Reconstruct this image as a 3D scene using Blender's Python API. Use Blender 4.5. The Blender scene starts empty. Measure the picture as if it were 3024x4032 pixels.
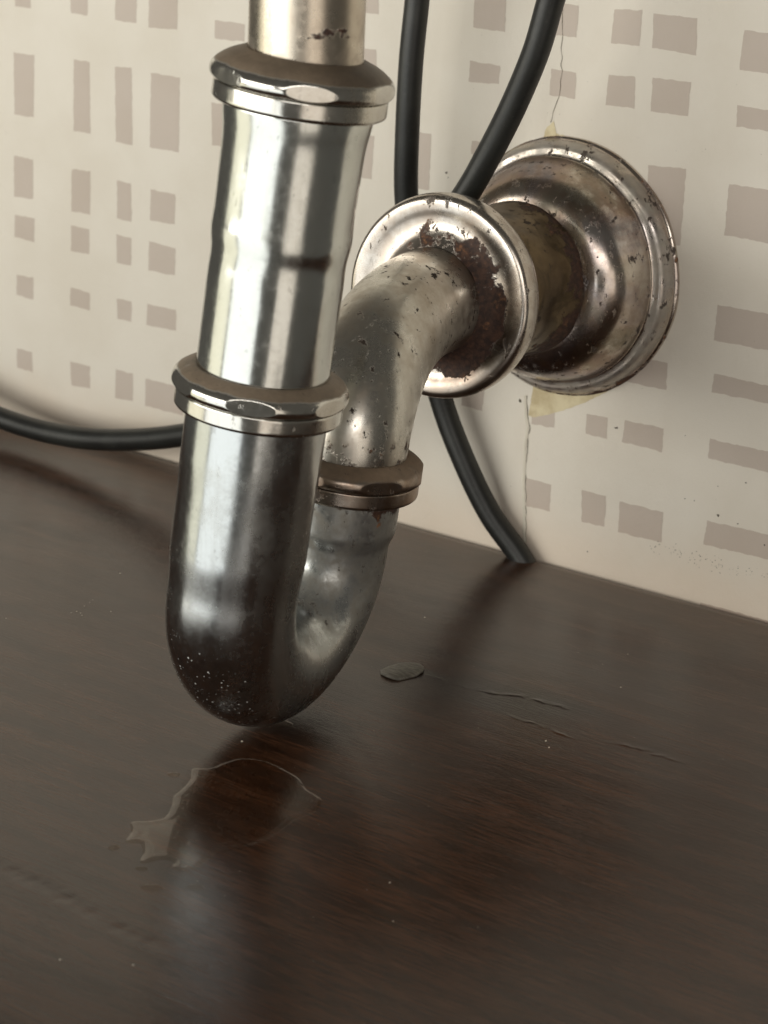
import bpy, math, random
from mathutils import Vector, Matrix, noise
random.seed(7)
S = 0.001                      # everything below is modelled in millimetres
scn = bpy.context.scene
COL = scn.collection

# ------------------------------------------------------------------ camera
cam_d = bpy.data.cameras.new("camera")
cam = bpy.data.objects.new("camera", cam_d); COL.objects.link(cam); scn.camera = cam
d = Vector((-0.552945, 0.772240, -0.312886)); r = Vector((0.804863, 0.592168, 0.039152)); u = Vector((-0.215515, 0.230181, 0.948984))
m = Matrix((( r.x, u.x, -d.x, .433029), (r.y, u.y, -d.y, -.713551), (r.z, u.z, -d.z, .289092), (0, 0, 0, 1)))
cam.matrix_world = m
cam_d.sensor_fit = 'VERTICAL'; cam_d.sensor_height = 36; cam_d.sensor_width = 27; cam_d.lens = 80.08
cam_d.clip_start = .01; cam_d.clip_end = 50
cam_d.dof.use_dof = True; cam_d.dof.focus_distance = .735; cam_d.dof.aperture_fstop = 24

# ------------------------------------------------------------------ light
w = bpy.data.worlds.new("World"); scn.world = w; w.use_nodes = True
bg = w.node_tree.nodes['Background']; bg.inputs[0].default_value = (.80, .75, .65, 1); bg.inputs[1].default_value = .10
def lamp(name, az, dist, zc, wid, hei, power, col, target=(0.0, -.12, .10)):
    """az: degrees, 0 = straight out from the wall, negative = to the left"""
    l = bpy.data.lights.new(name, 'AREA'); l.shape = 'RECTANGLE'; l.size = wid; l.size_y = hei
    l.energy = power; l.color = col
    o = bpy.data.objects.new(name, l); COL.objects.link(o)
    a = math.radians(az); t = Vector(target)
    o.location = Vector((t.x + dist*math.sin(a), t.y - dist*math.cos(a), zc))
    o.rotation_euler = (t - o.location).to_track_quat('-Z', 'Y').to_euler()
    return o
def rad(L, wid, hei): return L*math.pi*wid*hei          # radiance -> lamp power
lamp('window_light', -9, 2.2, -.52, 2.05, 1.20, rad(1.36, 2.05, 1.20), (.985, 1.0, .97))
lamp('curtain_light', -51, 2.2, -.50, 1.15, 1.20, rad(1.1, 1.15, 1.20), (1.0, .95, .74))
lamp('upper_fill_light', -24, 2.2, .44, 2.4, .68, rad(6.0, 2.4, .68), (1.0, .975, .89))  # added lamp: lifts the wall without clipping the chrome stripes
lamp('doorway_light', 54, 2.0, -.15, .95, 1.2, rad(.85, .95, 1.2), (1.0, .89, .77))
lamp('right_fill_light', 32, 2.0, .62, 1.3, .5, rad(3.6, 1.3, .5), (1.0, .945, .88))  # added room fill from the right front for the lower right wall
scn.view_settings.view_transform = 'Standard'; scn.view_settings.look = 'None'
scn.view_settings.exposure = 0.16; scn.view_settings.gamma = 1
scn.cycles.max_bounces = 10

# ------------------------------------------------------------------ node helper
class NT:
    def __init__(s, name):
        s.mat = bpy.data.materials.new(name); s.mat.use_nodes = True
        s.t = s.mat.node_tree; s.t.nodes.clear()
        s.out = s.t.nodes.new('ShaderNodeOutputMaterial'); s.co = s.t.nodes.new('ShaderNodeTexCoord').outputs['Object']
    def n(s, typ, **kw):
        nd = s.t.nodes.new(typ)
        for k, v in kw.items(): setattr(nd, k, v)
        return nd
    def put(s, sock, v):
        if isinstance(v, bpy.types.NodeSocket): s.t.links.new(v, sock)
        elif isinstance(v, (tuple, list)) and len(v) == 3 and sock.type == 'RGBA': sock.default_value = (*v, 1)
        else: sock.default_value = v
    def noise(s, scale, detail=4, rough=.55, vec=None, stretch=None, dist=0):
        v = vec or s.co
        if stretch:
            mp = s.n('ShaderNodeMapping'); s.put(mp.inputs[0], v); mp.inputs['Scale'].default_value = stretch; v = mp.outputs[0]
        nd = s.n('ShaderNodeTexNoise'); s.put(nd.inputs['Vector'], v)
        nd.inputs['Scale'].default_value = scale; nd.inputs['Detail'].default_value = detail
        nd.inputs['Roughness'].default_value = rough; nd.inputs['Distortion'].default_value = dist
        return nd.outputs[0]
    def ramp(s, v, a, b, lo=0., hi=1.):
        nd = s.n('ShaderNodeMapRange', interpolation_type='SMOOTHSTEP'); s.put(nd.inputs[0], v)
        for i, x in enumerate((a, b, lo, hi)): s.put(nd.inputs[i+1], x)
        return nd.outputs[0]
    def math(s, op, a, b=0., clamp=False):
        nd = s.n('ShaderNodeMath', operation=op, use_clamp=clamp); s.put(nd.inputs[0], a); s.put(nd.inputs[1], b); return nd.outputs[0]
    def mix(s, f, a, b, blend='MIX'):
        nd = s.n('ShaderNodeMix', data_type='RGBA', blend_type=blend)
        s.put(nd.inputs[0], f); s.put(nd.inputs[6], a); s.put(nd.inputs[7], b); return nd.outputs[2]
    def mixf(s, f, a, b):
        nd = s.n('ShaderNodeMix', data_type='FLOAT'); s.put(nd.inputs[0], f); s.put(nd.inputs[2], a); s.put(nd.inputs[3], b); return nd.outputs[0]
    def attr(s, name): return s.n('ShaderNodeAttribute', attribute_name=name).outputs['Fac']
    def bump(s, h, strength, dist, normal=None):
        nd = s.n('ShaderNodeBump'); s.put(nd.inputs['Height'], h); nd.inputs['Strength'].default_value = strength
        nd.inputs['Distance'].default_value = dist
        if normal: s.put(nd.inputs['Normal'], normal)
        return nd.outputs[0]
    def pbsdf(s, color, rough, metal=0., normal=None, spec=.5, coat=0.):
        b = s.n('ShaderNodeBsdfPrincipled'); s.put(b.inputs['Base Color'], color); s.put(b.inputs['Roughness'], rough)
        s.put(b.inputs['Metallic'], metal); s.put(b.inputs['Specular IOR Level'], spec); s.put(b.inputs['Coat Weight'], coat)
        if normal: s.put(b.inputs['Normal'], normal)
        return b
    def done(s, b): s.t.links.new(b.outputs[0], s.out.inputs[0]); return s.mat

def metal(name, base=(.66, .66, .63), rough=.12, film=.35, pits=.3, tint=(.45, .38, .28), dustcol=(.16, .125, .09), tarn=0., rainbow=0., tarn_attr=False, tarncol=(.17, .11, .075), pit_dust=False, plo=.63):
    """worn chrome: clear plating + greasy film + tarnish, dust where the 'dust' attribute says, rust where 'rust' says"""
    t = NT(name)
    n1 = t.noise(35, 6, .6); n2 = t.noise(160, 5, .65); n3 = t.noise(520, 4, .6); n4 = t.noise(900, 2, .5)
    blot = t.math('ADD', t.math('MULTIPLY', n1, .6), t.math('MULTIPLY', n2, .4))
    filmm = t.ramp(blot, .40, .66)
    stk = t.noise(90, 5, .7, stretch=(1, 1, .12)); scr = t.noise(420, 3, .6, stretch=(1, 1, .5))
    c = t.mix(t.math('MULTIPLY', filmm, film), base, tint)
    rg = t.math('ADD', t.mixf(t.math('MULTIPLY', filmm, film), rough, .42), t.math('ADD', t.math('MULTIPLY', t.ramp(n3, .45, .75), .06), t.math('MULTIPLY', t.ramp(stk, .45, .7), .08)))
    c = t.mix(t.math('MULTIPLY', t.ramp(stk, .48, .70), .22), c, tint)
    c = t.mix(t.math('MULTIPLY', t.ramp(scr, .64, .70), .25), c, (.22, .21, .19))
    if tarn:
        tm = t.math('MULTIPLY', t.attr('tarnish') if tarn_attr else 1., t.math('MULTIPLY', t.ramp(t.math('ADD', t.math('MULTIPLY', n1, .5), t.math('MULTIPLY', n2, .5)), .34, .60), tarn))
        bl = t.ramp(t.noise(75, 6, .7, dist=.8), .45, .56); c = t.mix(t.math('MULTIPLY', bl, .30), c, tint); c = t.mix(tm, c, t.mix(bl, tarncol, tuple(x*1.7 for x in tarncol))); rg = t.mixf(tm, rg, .30)
    if rainbow:
        rb = t.n('ShaderNodeValToRGB'); t.put(rb.inputs[0], t.noise(45, 4, .55, dist=.6))
        e = rb.color_ramp.elements; e[0].position = .38; e[0].color = (.58, .54, .44, 1); e[1].position = .66; e[1].color = (.42, .44, .52, 1)
        x = e.new(.48); x.color = (.60, .47, .40, 1); x = e.new(.56); x.color = (.50, .42, .45, 1)
        c = t.mix(rainbow, c, rb.outputs[0], 'MIX')
    mt = 1.
    # loose dust
    dm = t.ramp(t.math('ADD', t.attr('dust'), t.math('MULTIPLY', t.math('SUBTRACT', n2, .5), .8)), .30, .72)
    c = t.mix(dm, c, t.mix(t.ramp(n1, .38, .62), t.mix(n3, dustcol, tuple(min(1, x*1.7) for x in dustcol)), t.mix(n2, tuple(x*.45 for x in dustcol), tuple(x*1.2 for x in dustcol)))); rg = t.mixf(dm, rg, .50); mt = t.mixf(t.math('MULTIPLY', dm, .72), 1., 0.)
    # fine white specks
    vo = t.n('ShaderNodeTexVoronoi'); t.put(vo.inputs['Vector'], t.co); vo.inputs['Scale'].default_value = 620
    sp = t.math('MULTIPLY', t.math('LESS_THAN', vo.outputs['Distance'], .19), t.ramp(t.math('ADD', t.attr('specks'), t.math('MULTIPLY', t.math('SUBTRACT', n2, .5), 1.2)), .45, .6))
    sp = t.math('MULTIPLY', sp, t.ramp(n4, .45, .62))
    c = t.mix(sp, c, (.55, .55, .52)); rg = t.mixf(sp, rg, .6); mt = t.mixf(sp, mt, 0.)
    # corrosion pits
    pm = t.math('MULTIPLY', t.ramp(t.noise(260, 5, .7, stretch=(1, 1, .6)), plo, plo+.045), pits)
    if pit_dust: pm = t.math('MULTIPLY', pm, dm)
    c = t.mix(pm, c, (.045, .03, .022)); rg = t.mixf(pm, rg, .75); mt = t.math('MULTIPLY', mt, t.math('SUBTRACT', 1., t.math('MULTIPLY', pm, .8)))
    # rust
    rn = t.math('ADD', t.math('MULTIPLY', n1, .45), t.math('MULTIPLY', n2, .55))
    rm = t.ramp(t.math('ADD', t.attr('rust'), t.math('MULTIPLY', t.math('SUBTRACT', rn, .5), 2.2)), .46, .56)
    rc = t.mix(t.ramp(n3, .35, .7), (.034, .018, .014), (.092, .044, .027))
    rc = t.mix(t.ramp(n2, .58, .72), rc, (.27, .125, .055))
    c = t.mix(rm, c, rc); rg = t.mixf(rm, rg, .7); mt = t.math('MULTIPLY', mt, t.math('SUBTRACT', 1., rm))
    h = t.math('ADD', t.math('MULTIPLY', n3, t.math('ADD', .05, t.math('ADD', t.math('MULTIPLY', dm, .3), t.math('MULTIPLY', rm, 1.2)))), t.math('MULTIPLY', pm, -.8))
    h = t.math('ADD', h, t.math('MULTIPLY', rm, .6))
    nb = t.bump(h, .5, .00035)
    nb = t.bump(n1, .08, .0005, nb)
    return t.done(t.pbsdf(c, rg, mt, nb))

M_tail  = metal('worn_nickel', base=(.62, .56, .47), rough=.24, film=.5, pits=.15, tint=(.46, .38, .30), dustcol=(.20, .15, .11))
M_chrome= metal('polished_chrome', base=(.66, .675, .65), rough=.14, film=.25, pits=.0, tint=(.50, .50, .42))
M_nut   = metal('nut_chrome', base=(.66, .65, .61), rough=.13, film=.35, pits=.25, dustcol=(.20, .155, .112))
M_bend  = metal('bend_chrome', base=(.53, .555, .56), rough=.16, film=.55, pits=.9, pit_dust=True, plo=.60, tint=(.36, .36, .33), dustcol=(.25, .235, .205))
M_neck  = metal('grimy_sleeve', base=(.13, .10, .068), rough=.30, film=.9, pits=.9, plo=.60, tint=(.07, .045, .028), dustcol=(.07, .055, .035), tarn=1.0, tarncol=(.10, .075, .045))
M_rnut  = metal('brown_nut', plo=.62, base=(.50, .45, .40), rough=.24, film=.8, pits=.8, tint=(.30, .23, .175), dustcol=(.20, .145, .10), tarn=.7, tarncol=(.17, .115, .08))
M_rear  = metal('dull_grey_chrome', plo=.60, base=(.60, .58, .53), rough=.24, film=.85, pits=1.0, tint=(.42, .36, .29), dustcol=(.29, .265, .23))
M_cup   = metal('rusty_chrome', plo=.61, base=(.60, .56, .51), rough=.2, film=.6, pits=.8, tint=(.40, .33, .27), dustcol=(.20, .165, .13), tarn=.9, tarn_attr=True, tarncol=(.12, .085, .065))
M_esc   = metal('tarnished_chrome', base=(.66, .63, .58), rough=.13, film=.6, plo=.590, pits=.9, tint=(.42, .34, .27), dustcol=(.36, .335, .295), tarn=1.0, rainbow=.32, tarn_attr=True, tarncol=(.125, .088, .060))

# ------------------------------------------------------------------ mesh helpers
def finish(name, verts, faces, mat, parent=None, smooth=True, attrs=None, mats=None, fmat=None, angle=None):
    me = bpy.data.meshes.new(name); me.from_pydata([tuple(v*S for v in p) for p in verts], [], faces)
    for mm in (mats or [mat]): me.materials.append(mm)
    if fmat: me.polygons.foreach_set('material_index', fmat)
    if smooth: me.polygons.foreach_set('use_smooth', [True]*len(me.polygons))
    for k, v in (attrs or {}).items():
        a = me.attributes.new(k, 'FLOAT', 'POINT'); a.data.foreach_set('value', v)
    me.update()
    if angle: me.set_sharp_from_angle(angle=math.radians(angle))
    o = bpy.data.objects.new(name, me); COL.objects.link(o)
    if parent: o.parent = parent
    return o
def tag(o, label=None, cat=None, group=None, kind=None):
    if label: o['label'] = label
    if cat: o['category'] = cat
    if group: o['group'] = group
    if kind: o['kind'] = kind
    return o
def frame(axis, ref=(0, -1, 0)):
    w_ = Vector(axis).normalized(); a = Vector(ref); a = (a - w_*a.dot(w_)).normalized(); b = w_.cross(a)
    return a, b, w_
def roundprof(pts, n=6):
    """pts: (radius, height, fillet) -> polyline with rounded corners"""
    out = []
    for i, p in enumerate(pts):
        P = Vector(p[:2]); f = p[2] if len(p) > 2 else 0
        if f <= 0 or i in (0, len(pts)-1): out.append(P); continue
        A = Vector(pts[i-1][:2]) - P; B = Vector(pts[i+1][:2]) - P
        la, lb = min(f, A.length*.5), min(f, B.length*.5)
        a = P + A.normalized()*la; b = P + B.normalized()*lb
        for k in range(n+1):
            t = k/n; out.append(a*(1-t)**2 + P*2*t*(1-t) + b*t*t)
    return out
def dens(pl, step):
    keep = [pl[0]]
    for p in pl[1:]:
        if (p-keep[-1]).length > .02: keep.append(p)
    pl = keep; out = [pl[0]]
    for a, b in zip(pl, pl[1:]):
        k = max(1, int((b-a).length/step))
        for j in range(1, k+1): out.append(a.lerp(b, j/k))
    return out
def lathe(name, prof, org, axis, mat, parent, seg=160, flats=None, attrs=None, ref=(0, -1, 0), step=1.0, wob=0., angle=None):
    a, b, w_ = frame(axis, ref); org = Vector(org); prof = dens(prof, step)
    V, F, AT = [], [], {k: [] for k in (attrs or {})}
    for (rr, h) in prof:
        for j in range(seg):
            th = 2*math.pi*j/seg; q = rr
            if flats:
                for (ang, apo) in flats:
                    c = math.cos(th-math.radians(ang))
                    if c > .5: q = min(q, apo/c) if rr > apo-1.5 else q
            if wob: q += wob*(noise.noise(Vector((math.cos(th)*2.2, math.sin(th)*2.2, h*.08)))-0)
            p = org + w_*h + (a*math.cos(th) + b*math.sin(th))*q
            V.append(p)
            for k, fn in (attrs or {}).items(): AT[k].append(fn(rr, h, th, p))
    n = len(prof)
    for i in range(n-1):
        for j in range(seg):
            k = (j+1) % seg
            F.append((i*seg+j, i*seg+k, (i+1)*seg+k, (i+1)*seg+j))
    return finish(name, V, F, mat, parent, attrs=AT, angle=angle)
def sweep(name, path, rads, mat, parent, seg=96, attrs=None, ref=(1, 0, 0), cap=False):
    path = [Vector(p) for p in path]; V, F, AT = [], [], {k: [] for k in (attrs or {})}
    T = [(path[min(i+1, len(path)-1)] - path[max(i-1, 0)]).normalized() for i in range(len(path))]
    a = Vector(ref); a = (a - T[0]*a.dot(T[0])).normalized()
    for i, p in enumerate(path):
        if i: a = (a - T[i]*a.dot(T[i])).normalized()
        b = T[i].cross(a); rr = rads(i/(len(path)-1)) if callable(rads) else rads
        for j in range(seg):
            th = 2*math.pi*j/seg; q = p + (a*math.cos(th) + b*math.sin(th))*rr; V.append(q)
            for k, fn in (attrs or {}).items(): AT[k].append(fn(i/(len(path)-1), th, q))
    for i in range(len(path)-1):
        for j in range(seg):
            k = (j+1) % seg; F.append((i*seg+j, (i+1)*seg+j, (i+1)*seg+k, i*seg+k))
    if cap:
        F.append(tuple(range(seg))[::-1]); F.append(tuple((len(path)-1)*seg+j for j in range(seg)))
    return finish(name, V, F, mat, parent, attrs=AT)
def catmull(P, n=12):
    P = [Vector(p) for p in P]; Q = [P[0]*2-P[1]] + P + [P[-1]*2-P[-2]]; out = []
    for i in range(1, len(Q)-2):
        p0, p1, p2, p3 = Q[i-1:i+3]
        for k in range(n):
            t = k/n
            out.append(.5*((2*p1)+(p2-p0)*t+(2*p0-5*p1+4*p2-p3)*t*t+(3*p1-p0-3*p2+p3)*t**3))
    out.append(P[-1]); return out
def sm(x, a, b):
    t = max(0., min(1., (x-a)/(b-a))); return t*t*(3-2*t)

# ================================================================== SETTING
# ---- wall with wallpaper
t = NT('wallpaper')
def paper(t, base):
    fine = t.noise(2600, 3, .6); cloud = t.noise(22, 4, .55); fib = t.noise(900, 3, .6, stretch=(1, 1, .35))
    c = t.mix(t.ramp(cloud, .35, .7, 0., .55), base, tuple(x*y for x, y in zip(base, (.90, .88, .85))))
    # warm bounce from the shelf, painted into the paper low down
    sx = t.n('ShaderNodeSeparateXYZ'); t.put(sx.inputs[0], t.co)
    low = t.math('MULTIPLY', t.ramp(t.math('ADD', sx.outputs[2], t.math('MULTIPLY', t.noise(40, 3), .02)), .040, .008), .45)
    c = t.mix(low, c, tuple(x*y for x, y in zip(base, (1.0, .85, .74))))
    dirt = t.math('MULTIPLY', t.ramp(t.noise(380, 5, .7), .66, .74), .22)
    c = t.mix(dirt, c, (.30, .28, .26))
    h = t.math('ADD', t.math('MULTIPLY', fine, .35), t.math('ADD', t.math('MULTIPLY', fib, .5), t.math('MULTIPLY', t.noise(150, 3), .8)))
    nb = t.bump(h, .45, .0006)
    return t.done(t.pbsdf(c, .72, 0., nb, spec=.25))
M_paper = paper(t, (.775, .73, .65))
t = NT('wallpaper_print'); M_print = paper(t, (.58, .51, .45))
W_X = (-430, 330); W_Z = (-40, 330)
def wall_y(x, z):
    """wallpaper is loose: a soft upright blister left of the seam, slight waviness elsewhere"""
    y = -.5*noise.noise(Vector((x*.012, z*.010, 3)))
    y -= 2.2*math.exp(-((x+35+.03*z)/9)**2)*sm(z, 60, 150)
    y -= 1.3*math.exp(-((x+19-.02*z)/5)**2)*sm(z, 90, 170)
    y += 1.2*math.exp(-((x+25)/4)**2)*sm(z, 70, 150)
    y -= .9*math.exp(-((x+18)/5.0)**2)*sm(z, 75, 40)
    return min(y, .2) - .0
V, F = [], []
nx, nz = 300, 150
for i in range(nz+1):
    for j in range(nx+1):
        x = W_X[0] + (W_X[1]-W_X[0])*j/nx; z = W_Z[0] + (W_Z[1]-W_Z[0])*i/nz
        V.append(Vector((x, wall_y(x, z), z)))
for i in range(nz):
    for j in range(nx):
        a = i*(nx+1)+j; F.append((a, a+1, a+nx+2, a+nx+1))
wall = finish('wall', V, F, M_paper); tag(wall, kind='structure')
blocks = [(-283.9,183.0,-274.9,190.8),(-250.9,183.0,-241.1,192.8),(-225.9,182.1,-214.0,195.8),(-206.9,181.4,-191.3,196.6),(-285.0,136.5,-273.1,162.9),(-249.8,133.3,-240.3,163.3),(-225.6,131.7,-216.4,163.2),(-205.8,131.7,-190.2,162.6),(-171.3,180.1,-156.0,187.2),(-172.1,136.8,-157.0,154.3),(-285.4,100.2,-273.7,117.9),(-250.9,98.2,-240.4,116.7),(-224.5,98.8,-216.6,115.2),(-205.9,101.1,-191.6,113.9),(-285.8,81.7,-273.9,91.6),(-251.3,80.7,-240.4,92.3),(-224.5,80.0,-216.1,91.7),(-206.6,79.5,-191.3,91.4),(-285.0,55.5,-274.3,65.2),(-251.8,56.1,-240.5,64.1),(-224.6,55.1,-215.9,63.8),(-207.3,55.2,-191.0,64.3),(-285.1,21.9,-275.4,30.8),(-252.0,20.1,-240.8,31.0),(-225.2,19.4,-215.3,32.0),(-207.5,18.9,-186.5,31.1),(-106.3,197.2,-90.5,208.7),(-108.3,175.2,-90.3,183.5),(-105.5,134.3,-90.3,150.7),(-45.0,196.6,-32.0,214.9),(-46.0,176.9,-32.7,184.2),(-75.4,133.3,-63.1,155.3),(-43.0,149.7,-29.0,155.2),(-11.0,197.2,-1.0,208.9),(-10.9,175.5,-0.6,185.0),(13.2,196.7,24.9,209.0),(30.0,196.5,47.5,208.9),(13.0,174.7,24.5,185.9),(30.9,174.3,46.6,186.5),(65.2,193.0,87.9,206.8),(65.6,173.6,89.9,180.3),(32.3,128.9,47.8,156.1),(64.6,134.9,93.4,153.1),(64.3,97.3,95.9,109.8),(65.3,77.7,93.8,84.6),(27.7,75.4,46.5,85.6),(66.0,53.3,96.4,61.0),(67.3,20.9,99.7,30.1),(-10.6,51.0,0.0,60.0),(14.2,51.8,23.1,60.1),(30.2,51.9,47.1,60.4),(-10.9,18.1,0.6,28.8),(14.5,17.1,25.1,29.9),(31.1,16.9,49.8,29.0),(67.7,-8.8,102.8,-2.3),(-43.1,51.6,-33.0,60.2),
 # the pattern goes on past the frame
 (-330,136,-310,163),(-330,100,-308,115),(-330,55,-309,65),(-330,21,-310,31),(110,134,128,153),(112,97,127,109),(112,53,128,61),(110,20,126,30),(110,174,127,186)]
def outline_mesh(name, polys, yo, mat, parent, wobble=.35, step=1.0, wf=None):
    V, F = [], []
    for P in polys:
        n = len(P); pts = []
        for i in range(n):
            a, b = Vector(P[i]), Vector(P[(i+1) % n]); k = max(1, int((b-a).length/step))
            pts += [a.lerp(b, j/k) for j in range(k)]
        c = sum(pts, Vector((0, 0)))/len(pts); rings = 5; base = len(V)
        m_ = len(pts); sd = random.random()*50
        for q in range(rings):
            s = 1-q/rings
            for k, p in enumerate(pts):
                x, z = c.lerp(p, s)
                wv = noise.noise_vector(Vector((x*.45+sd, z*.45, 1)))*wobble + noise.noise_vector(Vector((x*1.7, z*1.7+sd, 5)))*wobble*.5
                x += wv.x*s; z += wv.z*s
                V.append(Vector((x, (wall_y(x, z) if wf is None else wf(x, z)) - yo, z)))
        V.append(Vector((c.x, (wall_y(*c) if wf is None else wf(*c)) - yo, c.y)))
        for q in range(rings-1):
            for k in range(m_):
                k2 = (k+1) % m_
                F.append((base+q*m_+k, base+q*m_+k2, base+(q+1)*m_+k2, base+(q+1)*m_+k))
        for k in range(m_): F.append((base+(rings-1)*m_+k, base+(rings-1)*m_+(k+1) % m_, base+rings*m_))
    return finish(name, V, F, mat, parent)
polys = []
for (x0, z0, x1, z1) in blocks:
    j = lambda: random.uniform(-.45, .45)
    polys.append([(x0+j(), z0+j()), (x1+j(), z0+j()), (x1+j(), z1+j()), (x0+j(), z1+j())])
outline_mesh('printed_pattern', polys, .07, M_print, wall)
# old yellow paper showing where the wallpaper is torn round the escutcheon
t = NT('old_backing_paper')
c = t.mix(t.ramp(t.noise(120, 4), .35, .7), (.72, .64, .44), (.54, .45, .28)); M_back = t.done(t.pbsdf(c, .8, 0, t.bump(t.noise(900, 4), .3, .0004), spec=.2))
tears = [[(-11.8,54.0),(-9.6,53.6),(-5.6,55.0),(3.9,59.0),(13.2,64.2),(22.3,70),(30,75.6),(35.5,80.4),(25.1,84.2),(-8.7,80)],
         [(-12.4,159.2),(-11.8,162.3),(-10.9,164.2),(-8.6,166.4),(-9.6,163.4),(-9.2,162.1),(-4.8,161.9),(1.6,161.4),(8.1,160.0),(7.2,151.1),(-13,151.2)]]
def star(P, c):   # fans are star-shaped from this centre
    return P
V, F = [], []
for P, cc in zip(tears, [(4, 71), (-6, 158)]):
    b0 = len(V); V.append(Vector((cc[0], wall_y(*cc)-.12, cc[1])))
    pts = []
    for i in range(len(P)):
        a, b = Vector(P[i]), Vector(P[(i+1) % len(P)]); k = max(1, int((b-a).length/1.0))
        for q in range(k):
            p = a.lerp(b, q/k); p += Vector(noise.noise_vector(Vector((p.x*.9, p.y*.9, 2)))[:2])*.35; pts.append(p)
    for p in pts: V.append(Vector((p.x, wall_y(p.x, p.y)-.14, p.y)))
    for i in range(len(pts)): F.append((b0, b0+1+i, b0+1+(i+1) % len(pts)))
finish('torn_backing', V, F, M_back, wall)
# open seam of the wallpaper: dark crack with a curled lip beside it
t = NT('dark_seam'); M_crack = t.done(t.pbsdf((.09, .075, .05), .9, spec=.1))
t = NT('seam_lip'); M_lip = t.done(t.pbsdf((.70, .655, .56), .75, 0, t.bump(t.noise(1200, 3), .3, .0003), spec=.2))
def ribbon(name, pts, wfun, mat, parent, lift=.16, thick=0.):
    pts = [Vector(p) for p in pts]; pl = dens(pts, .8); V, F = [], []
    for i, p in enumerate(pl):
        dd = (pl[min(i+1, len(pl)-1)]-pl[max(i-1, 0)]).normalized(); nn = Vector((-dd.y, dd.x)); ww = wfun(i/(len(pl)-1))
        jx = noise.noise(Vector((p.x*.6, p.y*.35, 8)))*.5
        for s in (-1, 0, 1):
            x = p.x + jx + nn.x*ww*s; z = p.y + nn.y*ww*s
            V.append(Vector((x, wall_y(x, z)-lift-(thick if s == 0 else 0), z)))
    for i in range(len(pl)-1):
        for q in (0, 1):
            a = i*3+q; F.append((a, a+1, a+4, a+3))
    return finish(name, V, F, mat, parent)
cr = [(-7.7,207),(-7.5,199.2),(-6.8,186.7),(-6.5,185.1),(-6.9,176.2),(-8.5,171.5),(-9.8,165.8)]
ribbon('seam_crack', cr, lambda t: .05+.06*abs(math.sin(t*17)), M_crack, wall)
cr2 = [(-13,61.5),(-11.9,54),(-10.8,49.2),(-11.3,44.1),(-11.2,37.9),(-11.5,31.5),(-10.6,21.5),(-9.3,3)]
ribbon('seam_crack', cr2, lambda t: .08+.10*abs(math.sin(t*13+1))*(1-t), M_crack, wall)
ribbon('seam_lip', [(x-.8, z) for x, z in cr2], lambda t: .7, M_lip, wall, .10, .55)
# dark specks of dirt stuck to the paper
V, F = [], []
def speck(x, z, s, ys=wall_y):
    b0 = len(V); k = 7; V.append(Vector((x, wall_y(x, z)-.35*s-.15, z)))
    for q in range(k):
        a = 2*math.pi*q/k; rr = s*random.uniform(.5, 1.2); px, pz = x+math.cos(a)*rr, z+math.sin(a)*rr*.9
        V.append(Vector((px, wall_y(px, pz)-.1, pz)))
    for q in range(k): F.append((b0, b0+1+q, b0+1+(q+1) % k))
for (x, z, s) in [(26.6,56.8,.5),(27.3,56.9,.5),(55.9,59.8,.3),(81.7,47.3,.4),(58,36.1,.3),(61.8,36.1,.3),(72,32.6,.7),(80.2,31.3,.35),(70.8,43.6,.25),(91.4,25.8,.4),(18.4,6,.3),(-55.2,141.2,.7),(-54.4,139.5,.35),(-15.9,59.1,.9)]: speck(x, z, s)
for _ in range(110):
    x = random.uniform(45, 110); z = 14.5-(x-60)*.02+random.gauss(0, 1.3); speck(x, z, random.uniform(.08, .26))
for _ in range(55): speck(random.uniform(-60, 100), random.uniform(5, 200), random.uniform(.06, .16))
t = NT('wall_dirt'); M_dirt = t.done(t.pbsdf((.16, .145, .12), .9, spec=.1))
tag(finish('wall_dirt', V, F, M_dirt, wall, smooth=False), kind='stuff')

# ---- wooden shelf (cabinet floor), grain runs along X
t = NT('dark_varnished_wood')
st = (1., 9., 1.)
g1 = t.noise(16, 6, .6, stretch=(1, 7, 1), dist=.25); g2 = t.noise(95, 6, .65, stretch=(1, 11, 1), dist=.3); g3 = t.noise(420, 4, .6, stretch=(1, 12, 1)); cl = t.noise(7, 4, .5)
gs = t.math('ADD', t.math('MULTIPLY', g1, .5), t.math('MULTIPLY', g2, .5))
c = t.mix(t.ramp(gs, .34, .68), (.022, .0088, .0046), (.105, .0450, .0225))
c = t.mix(t.math('MULTIPLY', t.ramp(g3, .5, .72), .45), c, (.085, .042, .024))
c = t.mix(t.math('MULTIPLY', t.ramp(cl, .4, .62), .35), c, (.034, .021, .014))
haze = t.ramp(t.math('ADD', t.math('MULTIPLY', t.noise(30, 5, .6), .5), t.math('MULTIPLY', t.noise(14, 3), .5)), .38, .62)
c = t.mix(t.math('MULTIPLY', haze, .03), c, (.20, .16, .13))
rg = t.math('ADD', t.mixf(haze, .09, .15), t.math('MULTIPLY', t.ramp(g2, .4, .7), .05))
h = t.math('ADD', t.math('MULTIPLY', g2, .55), t.math('MULTIPLY', g3, .30))
nb = t.bump(h, .24, .0004); nb = t.bump(t.noise(9, 3, .5, stretch=(1, 3, 1)), .12, .0025, nb)
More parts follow.
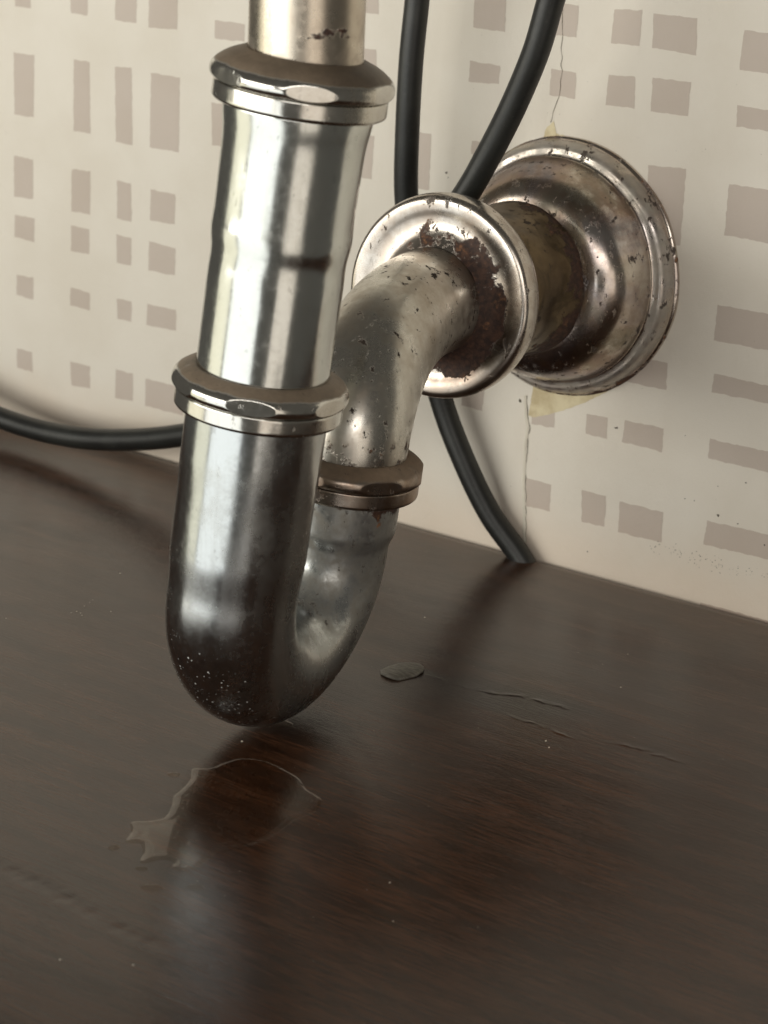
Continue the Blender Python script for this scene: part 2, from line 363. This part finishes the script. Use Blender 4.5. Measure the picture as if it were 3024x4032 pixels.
# damp dark patch to the right of the trap
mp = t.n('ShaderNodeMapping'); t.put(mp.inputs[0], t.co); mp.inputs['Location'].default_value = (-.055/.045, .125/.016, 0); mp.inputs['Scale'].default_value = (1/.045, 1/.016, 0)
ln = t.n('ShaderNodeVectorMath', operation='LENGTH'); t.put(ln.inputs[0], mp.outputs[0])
damp_shade = t.ramp(t.math('ADD', ln.outputs['Value'], t.math('MULTIPLY', t.math('SUBTRACT', g1, .5), 1.6)), 1.15, .45)
mp2 = t.n('ShaderNodeMapping'); t.put(mp2.inputs[0], t.co); mp2.inputs['Location'].default_value = (-.026/.024, .188/.014, 0); mp2.inputs['Scale'].default_value = (1/.024, 1/.014, 0)  # dark contact under the bend painted in, along with wet wood
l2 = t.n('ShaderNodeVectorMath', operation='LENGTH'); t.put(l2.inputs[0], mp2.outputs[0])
contact_shade = t.ramp(t.math('ADD', l2.outputs['Value'], t.math('MULTIPLY', t.math('SUBTRACT', g2, .5), 1.2)), 1.2, .5)
damp_shade = t.math('MAXIMUM', damp_shade, contact_shade)
c = t.mix(t.math('MULTIPLY', damp_shade, .7), c, (.014, .011, .010)); rg = t.mixf(damp_shade, rg, .13)
blotch = t.ramp(t.noise(38, 6, .7, stretch=(1, 2.2, 1), dist=.5), .50, .62); c = t.mix(t.math('MULTIPLY', blotch, .35), c, (.022, .012, .008)); rg = t.mixf(t.math('MULTIPLY', blotch, .5), rg, .24)
M_wood = t.done(t.pbsdf(c, rg, 0., nb, spec=.45))
V, F = [], []
X0, X1, Y0, Y1 = -430, 330, -400, -4.5
lifts = [([(33.8,-126.7),(46.2,-126.9),(58.9,-125.4),(66.3,-121.2),(74.1,-120.3),(84,-119.9)], .15, 1.6), ([(108.8,-134.4),(112.3,-132.5),(118.1,-131.7),(124.7,-132.4),(133.6,-132.0)], .15, 1.3), ([(75.1,-137.2),(82.1,-137.8),(88.6,-137.8),(97,-138.7)], .15, 1.0), ([(18,-318),(42,-318),(66,-322),(88,-323)], -.25, 2.5)]
def shelf_z(x, y):
    z = -1.8 + .2*noise.noise(Vector((x*.008, y*.012, 1)))
    if 0 < x < 150 and -345 < y < -85:
        for P, hh, wd in lifts:
            if P[0][0]-4 < x < P[-1][0]+4:
                xs = max(P[0][0], min(P[-1][0], x)); yy = P[-1][1]
                for a, b in zip(P, P[1:]):
                    if a[0] <= xs <= b[0]: yy = a[1]+(b[1]-a[1])*(xs-a[0])/(b[0]-a[0]); break
                yy += noise.noise(Vector((x*.35, 1, 4)))*1.2
                dd = y-yy; en = sm(x, P[0][0]-4, P[0][0]+4)*sm(x, P[-1][0]+4, P[-1][0]-3)
                up = math.exp(-(dd/wd)**2) if dd > 0 else math.exp(-(dd/(wd*.35))**2)
                z += hh*up*en*(.5+noise.noise(Vector((x*.25, y*.25, 9))))
    return z
xs = [X0+(0-X0)*i/40 for i in range(40)] + [150*i/240 for i in range(240)] + [150+(X1-150)*i/20 for i in range(21)]
ys = [Y0+(-345-Y0)*i/25 for i in range(25)] + [-345+190*i/110 for i in range(110)] + [-155+75*i/190 for i in range(190)] + [-80+(Y1+80)*i/30 for i in range(31)]
for y in ys:
    for x in xs: V.append(Vector((x, y, shelf_z(x, y))))
n = len(xs)
for i in range(len(ys)-1):
    for j in range(n-1):
        a = i*n+j; F.append((a, a+1, a+n+1, a+n))
# rounded edges + underside
top = len(V)
b0 = (len(ys)-1)*n
edge = [(.0, 0), (.5, -.12), (.9, -.5), (1.1, -1.2), (1.1, -18)]
prev = [b0+j for j in range(n)]
for (dy, dz) in edge[1:]:
    cur = []
    for j in range(n): V.append(Vector((xs[j], Y1+dy, shelf_z(xs[j], Y1)*(1 if dz > -5 else 0)+dz))); cur.append(len(V)-1)
    for j in range(n-1): F.append((prev[j], prev[j+1], cur[j+1], cur[j]))
    prev = cur
back = prev; prev = list(range(n))
for (dy, dz) in edge[1:]:
    cur = []
    for j in range(n): V.append(Vector((xs[j], Y0-dy, dz-1.8))); cur.append(len(V)-1)
    for j in range(n-1): F.append((prev[j+1], prev[j], cur[j], cur[j+1]))
    prev = cur
for j in range(n-1): F.append((back[j], back[j+1], prev[j+1], prev[j]))
shelf = finish('shelf', V, F, M_wood); tag(shelf, kind='structure')

# ================================================================== DRAIN TRAP
trap = bpy.data.objects.new('drain_trap', None); COL.objects.link(trap); trap.empty_display_size = .02
tag(trap, 'worn chrome sink drain trap with slip nuts, bending up from the shelf into the wall', 'drain trap')
O90 = Vector((30.17, -219.52, 90)); AX = Vector((.1005, .047, 1.)); AXn = AX.normalized()
Fz = lambda z: O90 + AX*((z-90))
REF = (.55, -.77, 0)
# directions on the rims are measured from REF (towards the camera); positive turns to the left in the photo
def L_front(name, pts, mat, parent, base, n=6, **k):
    return lathe(name, [Vector((p[0], p[1]-base)) for p in roundprof(pts, n)], Fz(base), AX, mat, parent, ref=REF, **k)
# tailpiece: plumb tube from the basin
tp = Fz(212)
def dtail(r_, h, th, p): return .35*sm(h, 22, 4)+.0
tail = lathe('tailpiece', roundprof([(15.9, -30), (16.0, 0), (16.05, 160)]), tp, (0.004, 0, 1), M_tail, trap, ref=REF, step=2,
    attrs={'dust': dtail, 'rust': lambda r_, h, th, p:   .68*math.exp(-((h-6.0-1.2*math.sin(th*3))/2.4)**2)*sm(math.cos(th-.25), .72, .85) - .12})
FL = [(a, 24.95) for a in (-52, 8, 68, 128, 188, 248)]
def make_nut(base, rin, scale, mat, dustf, flats, rustf=None, axis_org=Fz, axis=AX, tall=0.):
    z = lambda h: h*scale
    R = 26.0*scale
    body = [(rin-1.2, 12.2+tall, 0), (rin+.6, 12.9+tall, .8), (R-2.9-tall*.5, 11.6+tall*.5, 2.2), (R-.3, 9.6, 2.6), (R+.05, 6.9, 1.8), (R-1.1, 5.5, .7), (R-2.4, 5.15, .3), (R-4, 5.0, 0)]
    ring = [(R-4, 5.25, 0), (R-1.5, 5.15, .5), (R-1.45, .5, .6), (R-2.6, -.3, .8), (R-6.5, -.6, 0)]
    at = {'dust': dustf, 'rust': rustf or (lambda *a: -.2)}
    o = axis_org(base)
    nut = lathe('slip_nut', roundprof(body, 8), o, axis, mat, trap, seg=288, flats=flats, attrs=at, ref=REF, step=.3)
    col = lathe('nut_collar', roundprof(ring, 8), o, axis, mat, nut, seg=200, attrs={'dust': lambda r_, h, th, p: .12, 'rust': lambda *q: at['rust'](*q)-.1}, ref=REF, step=.4)
    return nut
def dust_top(z0):
    return lambda r_, h, th, p: .85*sm(h, 9.3, 11.2)-.02 + (.2 if h < 5.4 else 0)
make_nut(197.4, 16.1, 1.0, M_nut, dust_top(0), FL, lambda r_, h, th, p: -.12, tall=1.9)
# upper tube with a rolled groove
ut = [(17.2, 197, 0), (21.2, 197.6, .8), (21.1, 195.0, 3), (20.1, 188.5, 5), (20.0, 180, 6), (19.9, 166.0, 3.0), (20.3, 161.2, 4.5), (19.25, 155.2, 5), (19.6, 149.0, 3.5), (19.45, 140, 6), (19.35, 104, 0)]
L_front('upper_tube', ut, M_chrome, trap, 150, seg=200, step=.5,
    attrs={'dust': lambda r_, h, th, p: .22*sm(h, -20, -27)-.05, 'rust': lambda *a: -.3})
make_nut(109.0, 19.5, 1.0, M_nut, dust_top(0), [(a, 24.85) for a in (-63, -3, 57, 117, 177, 237)],
    lambda r_, h, th, p: -.08 + .62*sm(h, 5.5, 7)*sm(h, 11, 9.5)*max(math.exp(-((th-5.7)/.17)**2), .8*math.exp(-((th-.28)/.09)**2)))
# ---- J bend
R0 = Vector((19.6, -156.0, 81.8))                 # centre of the rear nut
rel = R0 - Fz(R0.z); sepv = rel - AXn*rel.dot(AXn); D = sepv.length; sv = sepv.normalized(); RB = D/2
zb = 65.5                                        # the bend starts here on the front leg
Z_low = -1.3
Cb = Fz(zb)
low = (Cb - AXn*(RB+19.4) + sv*RB).z
zb += (Z_low - low); Cb = Fz(zb)
path = []
L1 = (Fz(108.5)-Cb).length
for i in range(46): path.append(Cb + AXn*L1*(1-i/46))
for i in range(120):
    a = math.pi*i/120; path.append(Cb + sv*RB - sv*RB*math.cos(a) - AXn*RB*math.sin(a))
rb = R0 - AXn*4.0; Le = (rb-(Cb+sv*D)).dot(AXn)
rear_dir = (rb-(Cb+sv*D)).normalized()
for i in range(31): path.append(Cb + sv*D + AXn*Le*i/30)
NP = len(path)
def rj(t):
    i = t*(NP-1); zz = L1*(1-i/46) if i < 46 else -1
    r_ = 19.6
    if i < 46: r_ = 19.6+.75*sm(zz, 2.0, 16)+.35*sm(zz, 28, 46)
    if i > 160: r_ = 17.0+1.5*sm((i-165)/30*Le, 3, 9)
    elif i > 60: r_ = 19.6-2.6*sm(i, 55, 135)
    return r_
def jdust(t, th, p):
    i = t*(NP-1); c0 = path[int(round(i))]; inn = max(0, (p-c0).normalized().dot((Cb+sv*RB-c0).normalized())) if 46 < i < 170 else 0
    return -.25 + .78*sm(i, 104, 146) + .62*sm(i, 66, 92)*(1-sm(i, 104, 146))*sm(inn, .1, .7)
def jrust(t, th, p):
    i = t*(NP-1); return -.35 + .86*sm(i, 170, 190) + .14*sm(i, 120, 150)
jb = sweep('j_bend', path, rj, M_bend, trap, seg=144, ref=REF, attrs={'dust': jdust, 'rust': jrust, 'specks': lambda t, th, p: sm(p.z, 58, 26)*sm(p.y, -180, -200)*sm(p.x, 48, 32)*.72})
# ---- rear nut
rear_axis = lambda h: R0 - AXn*(R0.z-h)
RF = [(a+28, 23.95) for a in (-60, 0, 60, 120, 180, 240)]
make_nut(R0.z-13.1, 18.4, .965, M_rnut, lambda r_, h, th, p: .60*sm(h, 8.5, 11)+.15, RF, lambda r_, h, th, p: .22, axis_org=rear_axis, axis=AXn)
# ---- wall tube: short leg, elbow, then into the wall
FC = Vector((2.9, -84., 116.35)); ES = Vector((0, 0, 113.3)); ndir = (Vector((-.10, 1, -.03))).normalized()
P0 = R0 - AXn*8; P1 = FC + Vector((-.6, 0, -.8)) + ndir*(-3)
h0 = 30; h1 = 34
wp = []
for i in range(90):
    t_ = i/89; A = P0 + AXn*6; B0 = A + AXn*h0; B1 = P1 - ndir*h1
    wp.append(A*(1-t_)**3 + B0*3*t_*(1-t_)**2 + B1*3*t_*t_*(1-t_) + P1*t_**3)
wp = [P0] + wp + [P1 + ndir*k for k in (5, 12, 20, 40, 70)]
def wdust(t, th, p): return .10 + .36*math.exp(-((th-1.35)/.6)**2)
sweep('wall_tube', wp, 18.4, M_rear, trap, seg=120, ref=REF, attrs={'dust': wdust, 'rust': lambda t, th, p: -.22 + .68*sm(p.z, 97, 84)*sm(p.y, -105, -125)})
# ---- cup flange on the wall tube
fdir = (Vector((.10, -1, .06))).normalized()      # faces a little towards the room
cup = [(17.4, 6.6, 0), (18.8, 5.6, 1), (22, 3.6, 3), (26.5, 3.2, 3), (30.5, 4.4, 3), (34.3, 4.2, 2.6), (35.4, .5, 2.6), (35.1, -3.5, 1.5), (33.6, -7.0, 2.0), (27.5, -8.5, 1), (20, -8.8, 0)]
sleeve = [(21, -8.0, 0), (21.6, -12.5, 4), (21.6, -18, 6), (23.8, -30, 8), (25.8, -46, 8), (28.3, -52, 2), (28.5, -54.5, 1.0), (27.2, -56.5, .8), (22, -57, 0)]
def cuprust(r_, h, th, p):
    inner = sm(r_, 31.5, 24) if h > 1.5 else 0
    side = .5+.5*math.cos(th-math.radians(-115))  # heavier at the lower right
    v = -.20 + inner*(.43+.38*side) + .20*side*sm(r_, 34, 26)
    if h < -40: v = max(v, .50*sm(h, -38, -52)+.08*side)
    return v
def cupdust(r_, h, th, p): return .12 + .10*sm(h, -8, -14)
lathe('cup_flange', roundprof(cup, 8), FC, fdir, M_cup, trap, seg=240, ref=(0, 0, 1), step=.8, attrs={'rust': cuprust, 'dust': cupdust, 'tarnish': lambda r_, h, th, p: .25 + .75*sm(r_, 34, 27)*sm(-math.cos(th-.9), -.8, .2)}, wob=.25)
lathe('wall_sleeve', roundprof(sleeve, 8), FC, fdir, M_neck, trap, seg=200, ref=(0, 0, 1), step=.8, attrs={'rust': cuprust, 'dust': lambda r_, h, th, p: .02}, wob=.9)
# ---- escutcheon on the wall
esc = [(20, 29, 0), (26.5, 28.6, 1.5), (31.5, 27.2, 3), (36.6, 23.2, 4), (39.8, 16.5, 4), (41.0, 10.8, 2.5), (41.6, 8.2, 1.0), (42.8, 7.6, 1.0), (45.2, 7.4, 2.0), (46.9, 4.6, 1.8), (47.3, 1.8, .8), (48.4, 1.0, .4), (48.5, -.5, 0)]
def escdust(r_, h, th, p):
    return .02 + .50*sm(r_, 41.2, 42.6) - .25*sm(r_, 47.0, 47.6)
def esctarn(r_, h, th, p):
    x, z = p.x, p.z-113.3                        # less tarnish on the right and towards the top
    q = 1.3 - 1.1*math.exp(-((x-32)**2+(z-2)**2)/(17.**2)) - .5*math.exp(-((x-5)**2+(z-33)**2)/(13.**2))
    return max(0, q)*(1-.6*sm(r_, 41, 42.5))
def escrust(r_, h, th, p):
    low = .5-.5*math.cos(th)                      # ref is up
    return -.08 + .26*low + .24*sm(r_, 46.8, 48.2) + .10*sm(r_, 42, 44)
lathe('escutcheon', roundprof(esc, 8), ES, (0, -1, 0), M_esc, trap, seg=260, ref=(0, 0, 1), step=.8, attrs={'rust': escrust, 'dust': escdust, 'tarnish': esctarn}, wob=.5)

# ================================================================== CABLES
t = NT('black_rubber')
c = t.mix(t.ramp(t.noise(60, 5, .6), .35, .7), (.010, .0105, .010), (.020, .021, .019))
du = t.math('MULTIPLY', t.ramp(t.noise(700, 4, .7), .55, .72), .25); c = t.mix(du, c, (.07, .07, .06))
M_rub = t.done(t.pbsdf(c, .42, 0., t.bump(t.noise(500, 4), .18, .0003), spec=.5))
A = catmull([(-50.2,-32,240),(-50.8,-30,214.4),(-52.6,-30,186.2),(-54.4,-28,157.1),(-55.6,-25,134.2),(-54.6,-20,108),(-50.2,-16.5,82),(-43.2,-13,55.4),(-33.6,-11,34.6),(-21.6,-8.5,14.4),(-7.4,-5.6,-2.0),(4,-5.4,-18)], 14)
oA = sweep('black_cable', A, 4.55, M_rub, None, seg=48, cap=True, ref=(1, 0, 0))
tag(oA, 'black rubber cable running straight down behind the flange and dropping behind the shelf edge', 'cable')
B = catmull([(31,-58,242),(26.8,-58,226.8),(23.1,-58,216),(18.5,-58,198.8),(9.9,-57,179.2),(0.3,-56,161.3),(-8.8,-56,145.5),(-26,-56,122),(-54,-52,84),(-98.4,-45,47.2),(-153.3,-38,25.1),(-198.7,-34,12.9),(-233.3,-32,8.4),(-266.2,-30,8.3),(-300,-30,13),(-345,-30,24)], 14)
oB = sweep('black_cable', B, 4.7, M_rub, None, seg=48, cap=True, ref=(1, 0, 0))
tag(oB, 'black rubber cable slanting in from the upper right and sweeping out low at the left', 'cable')
# worn, unreadable moulded print on the left run
t = NT('worn_print'); M_wp = t.done(t.pbsdf((.050, .050, .043), .5, spec=.4))
V, F = [], []
cpos = Vector((433, -713.6, 289))
run = [p for p in B if -292 < p.x < -218]; run = dens([Vector(p) for p in run], .25)
i = 0
while i < len(run)-8:
    i += random.choice((5, 6, 7, 9))
    if random.random() < .22: i += 8
    if i+4 >= len(run): break
    c0 = run[i]; tn = (run[i+3]-c0).normalized(); vw = (cpos-c0); vw = (vw-tn*vw.dot(tn)).normalized(); up = tn.cross(vw)
    if up.z < 0: up = -up
    hh = random.uniform(.35, .8); ww = random.uniform(.2, .55); of = random.uniform(-.25, .25)
    b0 = len(V)
    for (a_, b_) in ((-ww, -hh), (ww, -hh*.8), (ww*.8, hh), (-ww*.6, hh*.7)):
        q = c0 + tn*a_; dv = (vw + up*((b_+of)/4.7)).normalized(); V.append(q + dv*4.76)
    F.append((b0, b0+1, b0+2, b0+3))
wp_ = finish('worn_print', V, F, M_wp, oB, smooth=False); wp_['kind'] = 'stuff'
# ================================================================== WATER, CHIP, CRUMBS
t = NT('water')
fr = t.n('ShaderNodeFresnel'); fr.inputs[0].default_value = 1.33
gl = t.n('ShaderNodeBsdfGlossy'); gl.inputs['Roughness'].default_value = .03
tr = t.n('ShaderNodeBsdfTransparent'); tr.inputs[0].default_value = (.95, .92, .88, 1)
mx = t.n('ShaderNodeMixShader'); geo = t.n('ShaderNodeNewGeometry'); t.put(mx.inputs[0], t.math('MULTIPLY', fr.outputs[0], t.math('SUBTRACT', 1., geo.outputs['Backfacing']))); t.put(mx.inputs[1], tr.outputs[0]); t.put(mx.inputs[2], gl.outputs[0])
M_water = t.done(mx)
import numpy as np
def puddle(name, P, height, rim, lab, cat, group=None, g=.35):
    P = [Vector((p[0]-2.3, p[1]+2.9)) for p in P]; pts = []
    n = len(P)
    for i in range(n):
        p0, p1, p2, p3 = P[i-1], P[i], P[(i+1) % n], P[(i+2) % n]
        for q in range(4):
            tt = q/4; pts.append(.5*((2*p1)+(p2-p0)*tt+(2*p0-5*p1+4*p2-p3)*tt*tt+(3*p1-p0-3*p2+p3)*tt**3))
    A = np.array(pts); Bq = np.roll(A, -1, 0)
    x0, y0 = A.min(0)-2*g; x1, y1 = A.max(0)+2*g
    gx = np.arange(x0, x1, g); gy = np.arange(y0, y1, g); X, Y = np.meshgrid(gx, gy)
    dist = np.full(X.shape, 1e9); ins = np.zeros(X.shape, bool)
    for (ax, ay), (bx, by) in zip(A, Bq):
        ex, ey = bx-ax, by-ay; L = ex*ex+ey*ey+1e-12
        tt = np.clip(((X-ax)*ex+(Y-ay)*ey)/L, 0, 1); dist = np.minimum(dist, np.hypot(X-ax-tt*ex, Y-ay-tt*ey))
        cr_ = ((ay > Y) != (by > Y)); xi = ax+(Y-ay)*ex/(ey if abs(ey) > 1e-9 else 1e-9); ins ^= cr_ & (X < xi)
    sd = np.where(ins, dist, -dist)
    H = np.where(sd > 0, height*(1-np.exp(-sd/rim))*(1+.35*np.exp(-((sd-rim*1.2)/rim)**2)), sd*height/rim*1.2)
    V, F, ix = [], [], {}
    for i in range(len(gy)-1):
        for j in range(len(gx)-1):
            q = [(i, j), (i, j+1), (i+1, j+1), (i+1, j)]
            if max(sd[c] for c in q) <= 0: continue
            f = []
            for c in q:
                if c not in ix:
                    ix[c] = len(V); V.append(Vector((X[c], Y[c], shelf_z(X[c], Y[c])+H[c])))
                f.append(ix[c])
            F.append(tuple(f))
    o = finish(name, V, F, M_water); tag(o, lab, cat, group); return o
puddle('water_puddle', [(25.3,-237.4),(28.9,-234.2),(29.9,-227.5),(31.8,-222.3),(38,-219),(45.5,-219.7),(54,-222),(60.1,-226.3),(66,-228),(69.2,-230.4),(72,-238),(71,-245.9),(72.5,-258),(71.3,-268.1),(68.6,-272.4),(67.4,-277.3),(69,-285.9),(67,-290.1),(63.6,-290.3),(61.5,-287.3),(57.7,-288.8),(56.5,-292.5),(54.6,-293.5),(51.7,-289),(47.2,-285.2),(43.5,-287),(40.5,-281.7),(36,-276.3),(38.9,-272.8),(41,-267.8),(37.3,-260.4),(33.8,-255.9),(32.3,-250.5),(30,-244)], .48, 1.2, 'shallow clear water puddle with ragged edge on the dark wood in front of the trap', 'puddle')
def drop(x, y, rx, ry, rot, lab):
    P = [(x+rx*math.cos(a)*math.cos(rot)-ry*math.sin(a)*math.sin(rot), y+rx*math.cos(a)*math.sin(rot)+ry*math.sin(a)*math.cos(rot)) for a in [i*math.pi/4 for i in range(8)]]
    puddle('water_drop', P, .9, 1.0, lab, 'water drop', 'water drops round the puddle')
drop(43.2, -291.5, 1.9, 1.2, .9, 'small water drop just off the left tip of the puddle')
drop(57.5, -295.8, 2.0, 1.0, .6, 'thin water drop under the lower left edge of the puddle')
drop(67.1, -302.2, 3.4, 1.6, .6, 'largest water drop, below the lower edge of the puddle')
drop(75.9, -294.5, 2.6, 1.3, .5, 'water drop to the right of the largest one, below the puddle point')
drop(24.0, -244.5, 2.1, 1.1, .7, 'water drop beside the upper left end of the puddle')
# hanging drop under the bend
t = NT('wet_drop'); M_drop = t.done(t.pbsdf((.30, .30, .28), .04, .5, spec=.8))
bot = Cb + sv*RB - AXn*(RB+18.7)
puddle('water_drop', [(bot.x+2.3+9*math.cos(a)*(1+.15*math.sin(3*a)), bot.y-2.9+6*math.sin(a)*(1+.2*math.cos(2*a))) for a in [i*math.pi/6 for i in range(12)]], .7, 1.4, 'little pool of water caught between the trap bend and the shelf', 'water drop', 'water drops round the puddle')
# wood chip: a curled flake
t = NT('wood_flake'); c = t.mix(t.ramp(t.noise(300, 4, stretch=(1, 4, 1)), .35, .65), (.10, .092, .075), (.19, .175, .145)); M_flake = t.done(t.pbsdf(c, .5, 0, t.bump(t.noise(700, 4), .5, .0004)))
P = [(19.2,-133.8),(19.4,-129.5),(20.6,-125.8),(23.5,-123),(26.8,-121.8),(29.6,-123.2),(31.2,-126),(31.4,-130),(30.4,-133.5),(29,-137.2),(27,-137.9),(24.5,-137.8),(21.5,-136.8)]
cx, cy = sum(p[0] for p in P)/len(P), sum(p[1] for p in P)/len(P)
V, F = [], []
def fz(x, y): return .35 + .9*math.sin((x-19)/12*math.pi) + .9*sm(x, 27, 31)*sm(y, -136, -124)
for lay in (0, 1):
    for rr in (1., .8, .5):
        for p in P:
            x = cx+(p[0]-cx)*rr; y = cy+(p[1]-cy)*rr
            V.append(Vector((x, y, shelf_z(x, y) + fz(x, y)*(1 if lay == 0 else .6)-(0 if rr < 1 else .15) - lay*.3)))
    V.append(Vector((cx, cy, shelf_z(cx, cy)+fz(cx, cy)-(lay*.7))))
n = len(P); tot = 3*n+1
for lay in (0, 1):
    b = lay*tot
    for q in (0, 1):
        for i in range(n):
            f = (b+q*n+i, b+q*n+(i+1) % n, b+(q+1)*n+(i+1) % n, b+(q+1)*n+i); F.append(f if lay else f[::-1])
    for i in range(n): F.append((b+2*n+i, b+2*n+(i+1) % n, b+3*n) if lay else (b+2*n+(i+1) % n, b+2*n+i, b+3*n))
for i in range(n): F.append((i, (i+1) % n, tot+(i+1) % n, tot+i))
tag(finish('wood_chip', V, F, M_flake), 'small curled grey-brown flake lying on the dark wood right of the trap', 'wood chip')
# crumbs
t = NT('plaster_crumb'); M_cr = t.done(t.pbsdf((.50, .46, .38), .8, 0, t.bump(t.noise(1500, 3), .4, .0003)))
V, F = [], []
def crumb(x, y, s):
    b0 = len(V); x -= 2.3; y += 2.9; z0 = shelf_z(x, y)
    rot = random.random()*6
    for (px, py, pz) in [(1,0,0),(-.8,.3,0),(.1,.9,.1),(-.1,-.9,0),(.2,.1,1.0),(-.3,-.2,.7)]:
        k = random.uniform(.7, 1.2)*s
        V.append(Vector((x+(px*math.cos(rot)-py*math.sin(rot))*k, y+(px*math.sin(rot)+py*math.cos(rot))*k, z0+.02+pz*k*.7)))
    for f in [(0,2,4),(2,1,5),(2,5,4),(1,3,5),(3,0,4),(3,4,5)]: F.append(tuple(b0+i for i in f))
for (x, y, s) in [(23.8,-212.4,.55),(75.4,-346.3,.4),(91.2,-336.4,.35),(114.2,-258.1,.4),(127.7,-275,.3),(3.7,-85.8,.45),(90.5,-94.8,.4),(95.3,-149,.5),(98.7,-152.5,.4),(77,-67.2,.25),(-107.7,-125,.5),(-105.6,-186,.4),(-93.8,-158.9,.35),(-95,-154.9,.3),(-95.8,-152.4,.3),(-92.6,-166.8,.35),(-92.1,-164.6,.35),(-88.1,-166.1,.4),(-90,-164.8,.3),(-83.1,-156.5,.3)]: crumb(x, y, s)
for _ in range(150): crumb(random.uniform(-130, 150), random.uniform(-320, -20), random.uniform(.06, .15))
tag(finish('plaster_crumbs', V, F, M_cr, smooth=False), 'tiny pale crumbs and dust scattered over the dark wooden shelf', 'crumbs', kind='stuff')
